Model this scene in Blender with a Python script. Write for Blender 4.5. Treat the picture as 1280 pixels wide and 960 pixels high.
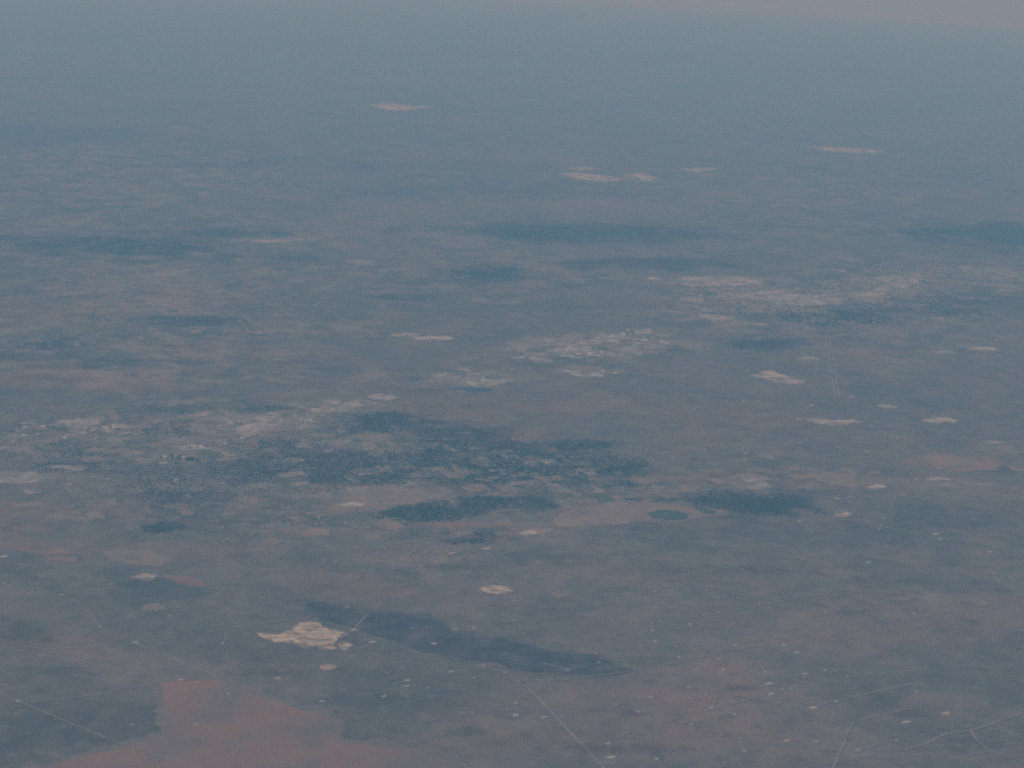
import bpy, bmesh, math, random
import numpy as np
from mathutils import Matrix, Vector

# One Blender unit stands for 10 m: the air in this scene is so thin per metre that the
# renderer would round it away at 1 unit = 1 m.
for o in list(bpy.data.objects):
    bpy.data.objects.remove(o)
scene = bpy.context.scene
COL = scene.collection
random.seed(7)
rng = np.random.default_rng(7)

# ------------------------------------------------------------------ camera
R_EARTH = 637100.0          # 6371 km
H_CAM = 1000.0              # 10 km up, seen out of an airliner
HFOV = math.radians(30.0)
DEPR = math.radians(14.5)
ROLL = math.radians(2.7)
fwd = Vector((0, math.cos(DEPR), -math.sin(DEPR)))
r0 = Vector((1, 0, 0))
u0 = r0.cross(fwd)
right = r0 * math.cos(ROLL) + u0 * math.sin(ROLL)
up = -r0 * math.sin(ROLL) + u0 * math.cos(ROLL)
cam_data = bpy.data.cameras.new('camera')
cam_data.sensor_width = 36.0
cam_data.lens = 18.0 / math.tan(HFOV / 2)
cam_data.clip_start = 1.0
cam_data.clip_end = 200000.0
cam = bpy.data.objects.new('camera', cam_data)
m = Matrix((right, up, -fwd)).transposed().to_4x4()
m.translation = Vector((0, 0, H_CAM))
cam.matrix_world = m
COL.objects.link(cam)
scene.camera = cam

# ------------------------------------------------------------------ sky, sun, exposure
SUN_EL, SUN_AZ = math.radians(48), math.radians(-125)      # behind the camera, to the left
sun_dir = Vector((math.sin(SUN_AZ) * math.cos(SUN_EL), math.cos(SUN_AZ) * math.cos(SUN_EL), math.sin(SUN_EL)))
world = bpy.data.worlds.new('World')
scene.world = world
world.use_nodes = True
wn = world.node_tree
sky = wn.nodes.new('ShaderNodeTexSky')
sky.sky_type = 'NISHITA'
sky.sun_disc = False
sky.sun_elevation = SUN_EL
sky.sun_rotation = SUN_AZ
sky.altitude = 800
sky.dust_density = 3.0
bg = wn.nodes['Background']
bg.inputs['Strength'].default_value = 0.15
wn.links.new(sky.outputs[0], bg.inputs[0])
sd = bpy.data.lights.new('sun', 'SUN')
sd.energy = 2.9
sd.angle = math.radians(0.53)
sd.color = (1.0, 0.99, 0.972)
sun = bpy.data.objects.new('sun', sd)
sun.rotation_euler = (-sun_dir).to_track_quat('-Z', 'Y').to_euler()
sun.location = (-300, -300, 1200)
COL.objects.link(sun)
scene.view_settings.view_transform = 'Standard'
scene.view_settings.look = 'None'
scene.view_settings.exposure = -0.74
scene.view_settings.gamma = 1.0
scene.view_settings.use_curve_mapping = False
scene.cycles.use_denoising = False
scene.cycles.volume_bounces = 0
scene.cycles.max_bounces = 4
scene.cycles.filter_width = 2.2      # the soft lens of a small camera behind a cabin window
HAZE_DENSITY = 2.25e-4                # per unit of 10 m
HAZE_COLOR = (0.205, 0.62, 1.0)

# ------------------------------------------------------------------ helpers
F = 640.0 / math.tan(HFOV / 2)


def gz(x, y):
    return -(x * x + y * y) / (2 * R_EARTH)


def ground_at(px, py):
    """Point of the ground that the photograph's pixel (1280 x 960) looks at."""
    d = fwd + right * ((px - 640) / F) + up * ((480 - py) / F)
    a = (d.x ** 2 + d.y ** 2) / (2 * R_EARTH)
    b = d.z
    disc = b * b - 4 * a * H_CAM
    if disc < 0:
        disc = 0
    t = (-b - math.sqrt(disc)) / (2 * a)
    return (d.x * t, d.y * t)


def tag(o, label=None, cat=None, group=None, kind=None):
    if label: o['label'] = label
    if cat: o['category'] = cat
    if group: o['group'] = group
    if kind: o['kind'] = kind
    return o


def new_obj(name, mesh, mat=None, parent=None, loc=None):
    if mat is not None and not mesh.materials:
        mesh.materials.append(mat)
    o = bpy.data.objects.new(name, mesh)
    COL.objects.link(o)
    if parent: o.parent = parent
    if loc is not None: o.location = loc
    return o


def mesh_py(name, verts, faces, smooth=False):
    me = bpy.data.meshes.new(name)
    me.from_pydata([tuple(v) for v in verts], [], faces)
    if smooth:
        me.polygons.foreach_set('use_smooth', [True] * len(me.polygons))
    me.update()
    return me


def mesh_np(name, verts, tris):
    """Bulk triangle mesh from arrays."""
    me = bpy.data.meshes.new(name)
    n = len(tris)
    me.vertices.add(len(verts))
    me.vertices.foreach_set('co', np.asarray(verts, dtype=np.float32).ravel())
    me.loops.add(n * 3)
    me.loops.foreach_set('vertex_index', np.asarray(tris, dtype=np.int32).ravel())
    me.polygons.add(n)
    me.polygons.foreach_set('loop_start', np.arange(0, n * 3, 3, dtype=np.int32))
    me.polygons.foreach_set('loop_total', np.full(n, 3, dtype=np.int32))
    me.update(calc_edges=True)
    return me


def mat(name, c1, c2=None, scale=0.05, detail=6.0, rough=0.95, c3=None, scale2=None, stretch=None, lo=0.36, hi=0.64, lo3=0.5, hi3=0.7):
    """Matte surface mottled between two (three) colours by noise in object space."""
    m = bpy.data.materials.new(name)
    m.use_nodes = True
    nt = m.node_tree
    bs = nt.nodes['Principled BSDF']
    bs.inputs['Roughness'].default_value = rough
    bs.inputs['Specular IOR Level'].default_value = 0.1
    if c2 is None:
        bs.inputs['Base Color'].default_value = (*c1, 1)
        return m
    tc = nt.nodes.new('ShaderNodeTexCoord')
    co = tc.outputs['Object']
    if stretch:
        mp = nt.nodes.new('ShaderNodeMapping')
        mp.inputs['Rotation'].default_value = (0, 0, stretch[0])
        mp.inputs['Scale'].default_value = (1, stretch[1], 1)
        nt.links.new(co, mp.inputs[0])
        co = mp.outputs[0]

    def ramp(sc, lo, hi):
        n = nt.nodes.new('ShaderNodeTexNoise')
        n.inputs['Scale'].default_value = sc
        n.inputs['Detail'].default_value = detail
        n.inputs['Roughness'].default_value = 0.62
        nt.links.new(co, n.inputs['Vector'])
        r = nt.nodes.new('ShaderNodeMapRange')
        r.inputs[1].default_value = lo
        r.inputs[2].default_value = hi
        nt.links.new(n.outputs[0], r.inputs[0])
        return r.outputs[0]

    def mix(f, a, b):
        x = nt.nodes.new('ShaderNodeMix')
        x.data_type = 'RGBA'
        nt.links.new(f, x.inputs[0])
        for s, i in ((a, 6), (b, 7)):
            if isinstance(s, tuple): x.inputs[i].default_value = (*s, 1)
            else: nt.links.new(s, x.inputs[i])
        return x.outputs[2]
    c = mix(ramp(scale, lo, hi), c1, c2)
    if c3 is not None:
        c = mix(ramp(scale2 or scale * 0.3, lo3, hi3), c, c3)
    nt.links.new(c, bs.inputs['Base Color'])
    return m


def ragged(pts, amp=0.12, levels=4, seed=0):
    """A closed outline made uneven by midpoint displacement."""
    rr = random.Random(seed)
    p = [Vector((x, y)) for x, y in pts]
    for _ in range(levels):
        q = []
        for i in range(len(p)):
            a, b = p[i], p[(i + 1) % len(p)]
            d = b - a
            q.append(a)
            q.append((a + b) / 2 + Vector((-d.y, d.x)) * rr.uniform(-amp, amp) + d * rr.uniform(-0.12, 0.12))
        p = q
    return p


def sheet(name, px_pts, material, lift, amp=0.12, levels=4, seed=0, skirt=0.0, origin=None, px=True):
    """Ground cover with an uneven edge, following the curve of the ground; skirt > 0 gives it side walls."""
    pts = [ground_at(*p) for p in px_pts] if px else px_pts
    p = ragged(pts, amp, levels, seed)
    ox, oy, oz = origin if origin else (0, 0, 0)
    bm = bmesh.new()
    vs = [bm.verts.new((v.x - ox, v.y - oy, gz(v.x, v.y) + lift - oz)) for v in p]
    f = bm.faces.new(vs)
    f.normal_update()
    if f.normal.z < 0:
        f.normal_flip()
    if skirt > 0:
        low = [bm.verts.new(v.co - Vector((0, 0, skirt))) for v in vs]
        n = len(vs)
        for i in range(n):
            bm.faces.new((vs[i], low[i], low[(i + 1) % n], vs[(i + 1) % n]))
        bmesh.ops.recalc_face_normals(bm, faces=bm.faces[:])
    bmesh.ops.triangulate(bm, faces=[x for x in bm.faces if len(x.verts) > 4], ngon_method='EAR_CLIP')
    me = bpy.data.meshes.new(name)
    bm.to_mesh(me)
    bm.free()
    return new_obj(name, me, material)


def centre(px_pts):
    n = len(px_pts)
    c = [ground_at(*p) for p in px_pts]
    x, y = sum(a[0] for a in c) / n, sum(a[1] for a in c) / n
    return (x, y, gz(x, y))


def road(px_pts, width, material, lift=0.75, name='road'):
    pts = [Vector(ground_at(*p)) for p in px_pts]
    q = [pts[0]]
    for a, b in zip(pts, pts[1:]):
        n = max(1, int((b - a).length / 60))
        for i in range(1, n + 1):
            q.append(a.lerp(b, i / n))
    vs, fs = [], []
    for i, p in enumerate(q):
        d = (q[min(i + 1, len(q) - 1)] - q[max(i - 1, 0)]).normalized()
        s = Vector((-d.y, d.x)) * (width / 2) * random.uniform(0.85, 1.15)
        for e in (p + s, p - s):
            vs.append((e.x, e.y, gz(e.x, e.y) + lift))
    for i in range(len(q) - 1):
        fs.append((2 * i, 2 * i + 1, 2 * i + 3, 2 * i + 2))
    o = new_obj(name, mesh_py(name, vs, fs), material)
    o['kind'] = 'structure'
    return o


# ------------------------------------------------------------------ materials
M = {}
SCRUB = (0.155, 0.165, 0.132)
M['red'] = mat('red_soil', (0.235, 0.15, 0.11), (0.315, 0.215, 0.16), 0.012, c3=(0.165, 0.145, 0.12), scale2=0.016, lo3=0.46, hi3=0.68)
M['warm'] = mat('warm_soil', (0.19, 0.155, 0.125), (0.275, 0.175, 0.125), 0.0042, lo=0.3, hi=0.55, c3=(0.165, 0.148, 0.125), scale2=0.016, lo3=0.45, hi3=0.7)
M['brown'] = mat('brown_soil', (0.22, 0.17, 0.13), (0.29, 0.23, 0.175), 0.012, c3=SCRUB, scale2=0.016)
M['dark'] = mat('dark_pasture', (0.062, 0.066, 0.07), (0.10, 0.098, 0.093), 0.035, c3=(0.14, 0.13, 0.115), scale2=0.022)
M['darkgreen'] = mat('dark_scrub', (0.085, 0.092, 0.085), (0.12, 0.122, 0.108), 0.02, c3=SCRUB, scale2=0.012)
M['crop'] = mat('irrigated_crop', (0.06, 0.095, 0.072), (0.10, 0.12, 0.095), 0.05)
M['caliche'] = mat('caliche', (0.64, 0.53, 0.38), (0.36, 0.30, 0.225), 0.04, c3=(0.19, 0.17, 0.14), scale2=0.045, lo3=0.47, hi3=0.6, stretch=(0.5, 2.4))
M['caliche_far'] = mat('caliche_dry', (0.50, 0.455, 0.37), (0.32, 0.285, 0.235), 0.018, c3=(0.21, 0.19, 0.16), scale2=0.02, lo3=0.48, hi3=0.62)
M['pad'] = mat('pad_gravel', (0.46, 0.42, 0.36), (0.34, 0.30, 0.26), 0.15)
M['paddull'] = mat('pad_worn_gravel', (0.30, 0.27, 0.235), (0.23, 0.21, 0.18), 0.15)
M['padred'] = mat('pad_red_gravel', (0.44, 0.32, 0.26), (0.34, 0.26, 0.21), 0.15)
M['yard'] = mat('yard_gravel', (0.46, 0.405, 0.345), (0.21, 0.195, 0.17), 0.03, c3=(0.12, 0.13, 0.105), scale2=0.025)
M['farm'] = mat('farm_clearing', (0.29, 0.25, 0.21), (0.20, 0.185, 0.16), 0.02)
M['house'] = mat('house_roof', (0.40, 0.38, 0.35), (0.13, 0.125, 0.115), 0.04)
M['road'] = mat('dirt_road', (0.36, 0.32, 0.275), (0.24, 0.22, 0.19), 0.02)
M['asphalt'] = mat('runway_concrete', (0.30, 0.27, 0.24), (0.24, 0.22, 0.20), 0.03)
M['roof'] = mat('metal_roof', (0.55, 0.54, 0.51), (0.25, 0.24, 0.23), 0.03)
M['wall'] = mat('shed_wall', (0.42, 0.39, 0.35), (0.36, 0.33, 0.30), 0.3)
M['glasswall'] = mat('tower_glass', (0.045, 0.055, 0.07), (0.07, 0.08, 0.09), 0.5, rough=0.3)
M['stone'] = mat('tower_stone', (0.62, 0.60, 0.56), (0.52, 0.50, 0.46), 0.5)
M['brownstone'] = mat('tower_brick', (0.13, 0.11, 0.10), (0.17, 0.14, 0.12), 0.5)
M['water'] = mat('pond_water', (0.02, 0.045, 0.07), (0.03, 0.05, 0.07), 0.05, rough=0.15)
M['tree'] = mat('tree_leaves', (0.05, 0.07, 0.056), (0.085, 0.10, 0.08), 0.02, c3=(0.032, 0.042, 0.034), scale2=0.004)
M['cloud'] = mat('cloud', (0.92, 0.91, 0.90), (0.84, 0.83, 0.83), 0.004)
M['shadedcloud'] = mat('shaded_cloud', (0.22, 0.22, 0.24), (0.28, 0.28, 0.30), 0.004)  # the cloud's unlit underside is put into its colour as dark grey

# ------------------------------------------------------------------ ground
az_f = np.radians(np.linspace(-21, 21, 560))
az_c = np.radians(np.concatenate([np.linspace(22, 60, 20), np.linspace(66, 294, 39), np.linspace(300, 338, 20)]))
AZ = np.concatenate([az_f, az_c])
depr = np.radians(np.linspace(33, 3.45, 520))
rr = []
for d in depr:
    t = math.tan(d)
    a = 1 / (2 * R_EARTH)
    rr.append((t - math.sqrt(t * t - 4 * a * H_CAM)) / (2 * a))
RAD = np.concatenate([np.linspace(60, rr[0] - 60, 12), np.array(rr), np.linspace(rr[-1] + 600, 59500, 36)])
na, nr = len(AZ), len(RAD)
A, B = np.meshgrid(AZ, RAD)
X, Y = B * np.sin(A), B * np.cos(A)
V = np.stack([X, Y, -(B ** 2) / (2 * R_EARTH)], -1).reshape(-1, 3)
i0 = (np.arange(nr - 1)[:, None] * na + np.arange(na)[None, :]).ravel()
i1 = (np.arange(nr - 1)[:, None] * na + ((np.arange(na) + 1) % na)[None, :]).ravel()
T = np.concatenate([np.stack([i0, i0 + na, i1], -1), np.stack([i1, i0 + na, i1 + na], -1)])
V = np.concatenate([V, [[0, 0, 0]]])
ctr = len(V) - 1
T = np.concatenate([T, np.stack([np.arange(na), (np.arange(na) + 1) % na, np.full(na, ctr)], -1)])
gm = mesh_np('ground', V, T)


def vnoise(x, y, s, seed):
    """Smooth value noise on arrays."""
    g = np.random.default_rng(seed).random((256, 256))
    x, y = x * s, y * s
    xi, yi = np.floor(x).astype(int), np.floor(y).astype(int)
    fx, fy = x - xi, y - yi
    fx, fy = fx * fx * (3 - 2 * fx), fy * fy * (3 - 2 * fy)
    q = lambda i, j: g[(xi + i) % 256, (yi + j) % 256]
    return (q(0, 0) * (1 - fx) + q(1, 0) * fx) * (1 - fy) + (q(0, 1) * (1 - fx) + q(1, 1) * fx) * fy


def fnoise(x, y, s, seed, oct=3):
    return sum(vnoise(x, y, s * 2 ** k, seed + k) * 0.5 ** k for k in range(oct)) / (2 - 0.5 ** (oct - 1))


def blob(x, y, cx, cy, rx, ry, seed=1, warp=1.0):
    """1 inside a soft uneven patch of ground centred on the spot of a pixel, 0 outside."""
    o = np.array(ground_at(cx, cy))
    u = np.array(ground_at(cx + rx, cy)) - o
    v1, v2 = np.array(ground_at(cx, cy - ry)) - o, np.array(ground_at(cx, cy + ry)) - o
    v = (v1 - v2) / 2
    det = u[0] * v[1] - u[1] * v[0]
    dx, dy = x - o[0], y - o[1]
    a = (dx * v[1] - dy * v[0]) / det
    b = (dy * u[0] - dx * u[1]) / det
    d = np.sqrt(a * a + b * b)
    w_all = np.zeros(len(x))
    near = d < 2.0
    if not near.any():
        return w_all
    d, x, y = d[near], x[near], y[near]
    s = 1.2 / max(np.linalg.norm(u), 1)
    s2 = 1.2 / max(np.linalg.norm(v), 1)
    n = fnoise(x + 3000, y + 5000, (s * s2) ** 0.5 * 1.6, seed, 4) - 0.5
    d = d + n * warp * 1.6
    w = np.clip((1.25 - d) / 0.8, 0, 1)
    w_all[near] = w * w * (3 - 2 * w)
    return w_all


RED_SOFT = [(90, 468, 150, 12, .7), (150, 482, 130, 10, .4), (450, 738, 70, 22, .8), (400, 725, 60, 14, .5), (800, 638, 110, 14, .7), (480, 618, 80, 9, .9),
            (820, 598, 60, 5, .9), (820, 905, 190, 45, .55), (1120, 775, 200, 40, .45), (930, 592, 70, 12, .6), (1070, 600, 70, 12, .55),
            (440, 632, 40, 7, .9), (640, 664, 60, 8, .8), (560, 656, 40, 6, .7), (620, 510, 160, 20, .35), (900, 520, 160, 30, .3), (330, 530, 60, 12, .6), (250, 530, 70, 12, .4),
            (640, 545, 60, 7, .7), (1080, 440, 40, 8, .5), (900, 600, 60, 10, .5), (300, 440, 100, 15, .25), (60, 640, 90, 12, .5), (150, 640, 90, 14, .4), (30, 660, 60, 8, .6),
            (870, 868, 120, 20, .65), (900, 835, 80, 14, .6), (740, 870, 120, 20, .4), (520, 695, 90, 10, .4), (800, 715, 120, 20, .3), (230, 690, 120, 14, .4), (980, 800, 60, 15, .5),
            (60, 800, 80, 12, .4), (90, 815, 70, 8, .5), (620, 920, 80, 25, .4), (1180, 600, 60, 5, .5), (95, 388, 140, 18, .3), (220, 372, 90, 10, .4)]
DARK_SOFT = [(110, 302, 160, 9, 1), (180, 312, 110, 10, 1), (290, 291, 80, 7, .9), (720, 290, 180, 15, 1), (820, 295, 100, 10, .7), (600, 345, 70, 14, .9), (810, 330, 120, 8, .8),  # far bands, left to right edge: cloud shadow painted into the ground colour
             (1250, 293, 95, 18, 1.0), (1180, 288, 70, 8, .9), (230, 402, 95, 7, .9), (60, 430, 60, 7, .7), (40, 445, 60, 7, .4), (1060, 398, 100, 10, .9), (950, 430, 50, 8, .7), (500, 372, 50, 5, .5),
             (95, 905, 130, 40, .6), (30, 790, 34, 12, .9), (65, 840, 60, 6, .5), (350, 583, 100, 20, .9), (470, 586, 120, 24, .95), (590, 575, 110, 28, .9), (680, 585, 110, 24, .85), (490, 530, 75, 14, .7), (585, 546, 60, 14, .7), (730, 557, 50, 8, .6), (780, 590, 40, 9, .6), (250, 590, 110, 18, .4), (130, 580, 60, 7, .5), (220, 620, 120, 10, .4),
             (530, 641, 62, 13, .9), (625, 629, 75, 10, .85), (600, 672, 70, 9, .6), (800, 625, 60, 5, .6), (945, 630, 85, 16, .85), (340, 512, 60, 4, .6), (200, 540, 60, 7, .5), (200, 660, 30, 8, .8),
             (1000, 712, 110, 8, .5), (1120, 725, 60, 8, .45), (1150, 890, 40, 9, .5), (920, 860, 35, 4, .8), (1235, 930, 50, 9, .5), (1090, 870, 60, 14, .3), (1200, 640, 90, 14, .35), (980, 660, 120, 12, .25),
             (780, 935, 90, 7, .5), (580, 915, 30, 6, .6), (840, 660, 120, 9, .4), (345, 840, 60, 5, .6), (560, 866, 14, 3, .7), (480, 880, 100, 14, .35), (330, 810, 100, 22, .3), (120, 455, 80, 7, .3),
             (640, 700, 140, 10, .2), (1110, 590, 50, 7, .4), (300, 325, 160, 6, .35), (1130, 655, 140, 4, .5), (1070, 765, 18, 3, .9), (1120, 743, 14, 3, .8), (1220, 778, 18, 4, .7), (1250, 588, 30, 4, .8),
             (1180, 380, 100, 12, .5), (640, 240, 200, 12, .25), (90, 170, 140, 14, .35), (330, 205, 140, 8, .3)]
PALE_SOFT = [(340, 300, 55, 4, .9), (900, 352, 70, 7, 1), (980, 370, 80, 10, .9), (1080, 366, 70, 9, .85), (1110, 350, 60, 7, .85), (900, 398, 40, 6, .6), (330, 528, 80, 13, .95), (400, 512, 60, 9, .95),
             (250, 552, 80, 10, .8), (120, 528, 70, 6, .6), (30, 545, 60, 8, .35), (460, 500, 40, 6, .6), (740, 435, 110, 16, .85), (740, 465, 50, 6, .5), (590, 472, 55, 10, .85), (1180, 345, 90, 12, .45), (1230, 340, 60, 8, .4),
             (610, 550, 40, 6, .5), (700, 605, 60, 6, .5), (760, 600, 40, 6, .5), (430, 628, 40, 8, .5), (660, 664, 40, 5, .7), (200, 570, 50, 8, .35), (30, 597, 50, 8, .6), (90, 600, 60, 8, .4),
             (500, 640, 30, 5, .4), (490, 365, 40, 4, .4), (560, 360, 50, 4, .35), (430, 360, 50, 4, .3), (1040, 410, 60, 5, .3), (600, 250, 200, 12, .2), (900, 250, 200, 12, .15), (880, 740, 60, 8, .2),
             (1180, 750, 60, 8, .35), (1060, 715, 40, 4, .4), (560, 700, 90, 7, .35), (700, 655, 50, 5, .5), (1180, 605, 60, 5, .5), (1270, 560, 60, 8, .3), (200, 345, 120, 14, .25), (200, 380, 80, 8, .3)]
vx, vy = V[:, 0], V[:, 1]
keep = (np.abs(np.arctan2(vx, vy)) < math.radians(24))
cover = np.zeros((len(V), 4), dtype=np.float32)
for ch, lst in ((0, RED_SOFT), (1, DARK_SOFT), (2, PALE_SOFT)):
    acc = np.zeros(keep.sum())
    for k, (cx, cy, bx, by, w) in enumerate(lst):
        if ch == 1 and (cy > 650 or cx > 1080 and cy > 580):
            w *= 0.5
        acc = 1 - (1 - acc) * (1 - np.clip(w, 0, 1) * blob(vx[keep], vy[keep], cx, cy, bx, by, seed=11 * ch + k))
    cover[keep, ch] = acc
SPECKLE = [(170, 330, 300, 90, .5), (200, 440, 280, 60, .6), (160, 545, 230, 50, 1), (450, 580, 300, 60, .95), (620, 610, 220, 50, .8), (300, 640, 220, 40, .5), (1000, 375, 220, 40, .9), (1150, 350, 200, 30, .8), (740, 440, 130, 25, .7), (560, 470, 140, 18, .5),
           (640, 330, 250, 60, .45), (150, 230, 300, 60, .5), (900, 600, 200, 40, .5), (1150, 420, 160, 30, .4), (640, 700, 640, 40, .25), (1000, 250, 300, 50, .4)]
acc = np.full(keep.sum(), 0.12)
for k, (cx, cy, bx, by, w) in enumerate(SPECKLE):
    acc = np.maximum(acc, w * blob(vx[keep], vy[keep], cx, cy, bx, by, seed=70 + k))
cover[keep, 3] = acc
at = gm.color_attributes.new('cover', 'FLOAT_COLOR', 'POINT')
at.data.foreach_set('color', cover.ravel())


def ground_material():
    m = bpy.data.materials.new('dry_plain')
    m.use_nodes = True
    nt = m.node_tree
    bs = nt.nodes['Principled BSDF']
    bs.inputs['Roughness'].default_value = 1.0
    bs.inputs['Specular IOR Level'].default_value = 0.0
    tc = nt.nodes.new('ShaderNodeTexCoord')
    va = nt.nodes.new('ShaderNodeVertexColor')
    va.layer_name = 'cover'
    sp = nt.nodes.new('ShaderNodeSeparateColor')
    nt.links.new(va.outputs[0], sp.inputs[0])

    def noise(sc, det, rough=0.6, off=0.0):
        n = nt.nodes.new('ShaderNodeTexNoise')
        n.inputs['Scale'].default_value = sc
        n.inputs['Detail'].default_value = det
        n.inputs['Roughness'].default_value = rough
        mp = nt.nodes.new('ShaderNodeMapping')
        mp.inputs['Location'].default_value = (off, off * 0.7, 0)
        nt.links.new(tc.outputs['Object'], mp.inputs[0])
        nt.links.new(mp.outputs[0], n.inputs['Vector'])
        return n.outputs[0]

    def rng_(v, lo, hi, a=0.0, b=1.0):
        r = nt.nodes.new('ShaderNodeMapRange')
        for i, q in ((1, lo), (2, hi), (3, a), (4, b)):
            r.inputs[i].default_value = q
        nt.links.new(v, r.inputs[0])
        return r.outputs[0]

    def mul(a, b):
        x = nt.nodes.new('ShaderNodeMath')
        x.operation = 'MULTIPLY'
        x.use_clamp = True
        for i, s in enumerate((a, b)):
            if isinstance(s, (int, float)): x.inputs[i].default_value = s
            else: nt.links.new(s, x.inputs[i])
        return x.outputs[0]

    def mix(f, a, b):
        x = nt.nodes.new('ShaderNodeMix')
        x.data_type = 'RGBA'
        nt.links.new(f, x.inputs[0])
        for s, i in ((a, 6), (b, 7)):
            if isinstance(s, tuple): x.inputs[i].default_value = (*s, 1)
            else: nt.links.new(s, x.inputs[i])
        return x.outputs[2]
    big = noise(0.0012, 5, 0.55)
    mid = noise(0.006, 6, 0.6, 431)
    fine = noise(0.035, 5, 0.65, 77)
    spot = noise(0.022, 4, 0.6, 910)
    c = mix(rng_(big, 0.35, 0.65), (0.132, 0.135, 0.123), (0.172, 0.159, 0.141))
    c = mix(rng_(mid, 0.45, 0.75, 0, 0.6), c, (0.235, 0.195, 0.155))
    c = mix(rng_(mid, 0.25, 0.42, 0.6, 0), c, (0.115, 0.12, 0.102))
    c = mix(mul(sp.outputs[0], rng_(mid, 0.25, 0.6, 0.35, 1.0)), c, (0.27, 0.175, 0.13))
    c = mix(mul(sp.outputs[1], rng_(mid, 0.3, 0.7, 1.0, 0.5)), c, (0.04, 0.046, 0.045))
    c = mix(mul(sp.outputs[2], rng_(spot, 0.4, 0.62, 0.1, 1.0)), c, (0.38, 0.33, 0.27))
    vo = nt.nodes.new('ShaderNodeTexVoronoi')
    vo.distance = 'CHEBYCHEV'
    vo.inputs['Scale'].default_value = 0.0105
    vo.inputs['Randomness'].default_value = 0.8
    mp = nt.nodes.new('ShaderNodeMapping')
    mp.inputs['Rotation'].default_value = (0, 0, 0.42)
    nt.links.new(tc.outputs['Object'], mp.inputs[0])
    nt.links.new(mp.outputs[0], vo.inputs['Vector'])
    sv = nt.nodes.new('ShaderNodeSeparateColor')
    nt.links.new(vo.outputs['Color'], sv.inputs[0])
    c = mix(rng_(sv.outputs[0], 0.55, 1.0, 0, 0.24), c, (0.085, 0.09, 0.08))
    c = mix(rng_(sv.outputs[1], 0.6, 1.0, 0, 0.24), c, (0.27, 0.22, 0.18))
    al = nt.nodes.new('ShaderNodeAttribute')
    al.attribute_name = 'cover'
    tex = noise(0.014, 7, 0.75, 1330)
    c = mix(mul(al.outputs['Alpha'], rng_(tex, 0.51, 0.60, 0, 0.9)), c, (0.33, 0.28, 0.23))
    c = mix(mul(al.outputs['Alpha'], rng_(tex, 0.40, 0.49, 0.7, 0)), c, (0.05, 0.058, 0.05))
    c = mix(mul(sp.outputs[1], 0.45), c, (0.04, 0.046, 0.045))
    c = mix(rng_(fine, 0.55, 0.72, 0, 0.4), c, (0.30, 0.265, 0.22))
    c = mix(rng_(fine, 0.30, 0.47, 0.45, 0), c, (0.055, 0.068, 0.054))
    nt.links.new(c, bs.inputs['Base Color'])
    return m


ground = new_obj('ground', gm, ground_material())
ground['kind'] = 'structure'

# ------------------------------------------------------------------ fields and pastures with clear edges
FIELDS = [
    ('plowed_field', 'red', [(-30, 660), (0, 667), (33, 672), (97, 692), (60, 693), (20, 687), (-30, 674)], .10),
    ('plowed_field', 'red', [(55, 694), (97, 696), (92, 703), (60, 700)], .12),
    ('fallow_field', 'brown', [(128, 692), (143, 687), (187, 687), (213, 700), (200, 708), (160, 705)], .08),
    ('plowed_field', 'red', [(203, 720), (233, 720), (257, 727), (255, 733), (240, 733), (220, 727)], .07),
    ('plowed_field', 'red', [(347, 662), (377, 657), (413, 662), (413, 667), (377, 670)], .08),
    ('plowed_field', 'warm', [(200, 853), (235, 852), (273, 850), (303, 862), (333, 873), (372, 887), (413, 900), (420, 915), (424, 928), (460, 931), (500, 936), (540, 950), (575, 965), (610, 990), (640, 1010), (300, 1012), (-40, 1010), (5, 985), (50, 960), (100, 948), (150, 937), (185, 926), (210, 915), (206, 895), (203, 873)], .07),
    ('plowed_field', 'red', [(1123, 577), (1146, 571), (1186, 567), (1233, 570), (1253, 578), (1246, 587), (1206, 590), (1173, 585)], .06),
    ('plowed_field', 'red', [(1258, 580), (1300, 582), (1300, 590), (1265, 588)], .06),
    ('fallow_field', 'brown', [(1028, 590), (1066, 592), (1106, 606), (1060, 609), (1020, 600)], .10),
    ('fallow_field', 'brown', [(427, 609), (500, 607), (565, 619), (520, 630), (450, 633), (420, 622)], .12),
    ('fallow_field', 'brown', [(720, 636), (780, 626), (880, 634), (912, 640), (866, 647), (760, 657), (700, 660), (690, 648)], .10),
    ('fallow_field', 'brown', [(1190, 572), (1225, 575), (1195, 584), (1175, 580)], .1),
    ('dark_pasture', 'dark', [(377, 750), (410, 755), (460, 766), (487, 765), (520, 768), (557, 780), (564, 790), (627, 797), (667, 807), (694, 815), (744, 818), (792, 839), (747, 847), (710, 843), (640, 837), (624, 828), (570, 827), (527, 815), (487, 800), (450, 787), (427, 782), (400, 775)], .11),
    ('scrub_pasture', 'darkgreen', [(133, 710), (167, 717), (203, 723), (240, 735), (263, 743), (233, 747), (200, 753), (167, 757), (140, 747)], .08),
    ('crop_circle', 'crop', [(808, 642), (822, 638), (845, 638), (862, 643), (855, 649), (832, 650), (815, 648)], .05),
    ('crop_circle', 'crop', [(866, 634), (880, 635), (896, 640), (893, 643), (880, 642)], .05),
]
M['fringe'] = mat('thin_scrub', (0.105, 0.108, 0.098), (0.155, 0.15, 0.132), 0.03)
M['warmfringe'] = mat('thin_soil', (0.165, 0.152, 0.13), (0.205, 0.172, 0.142), 0.03)


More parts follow.
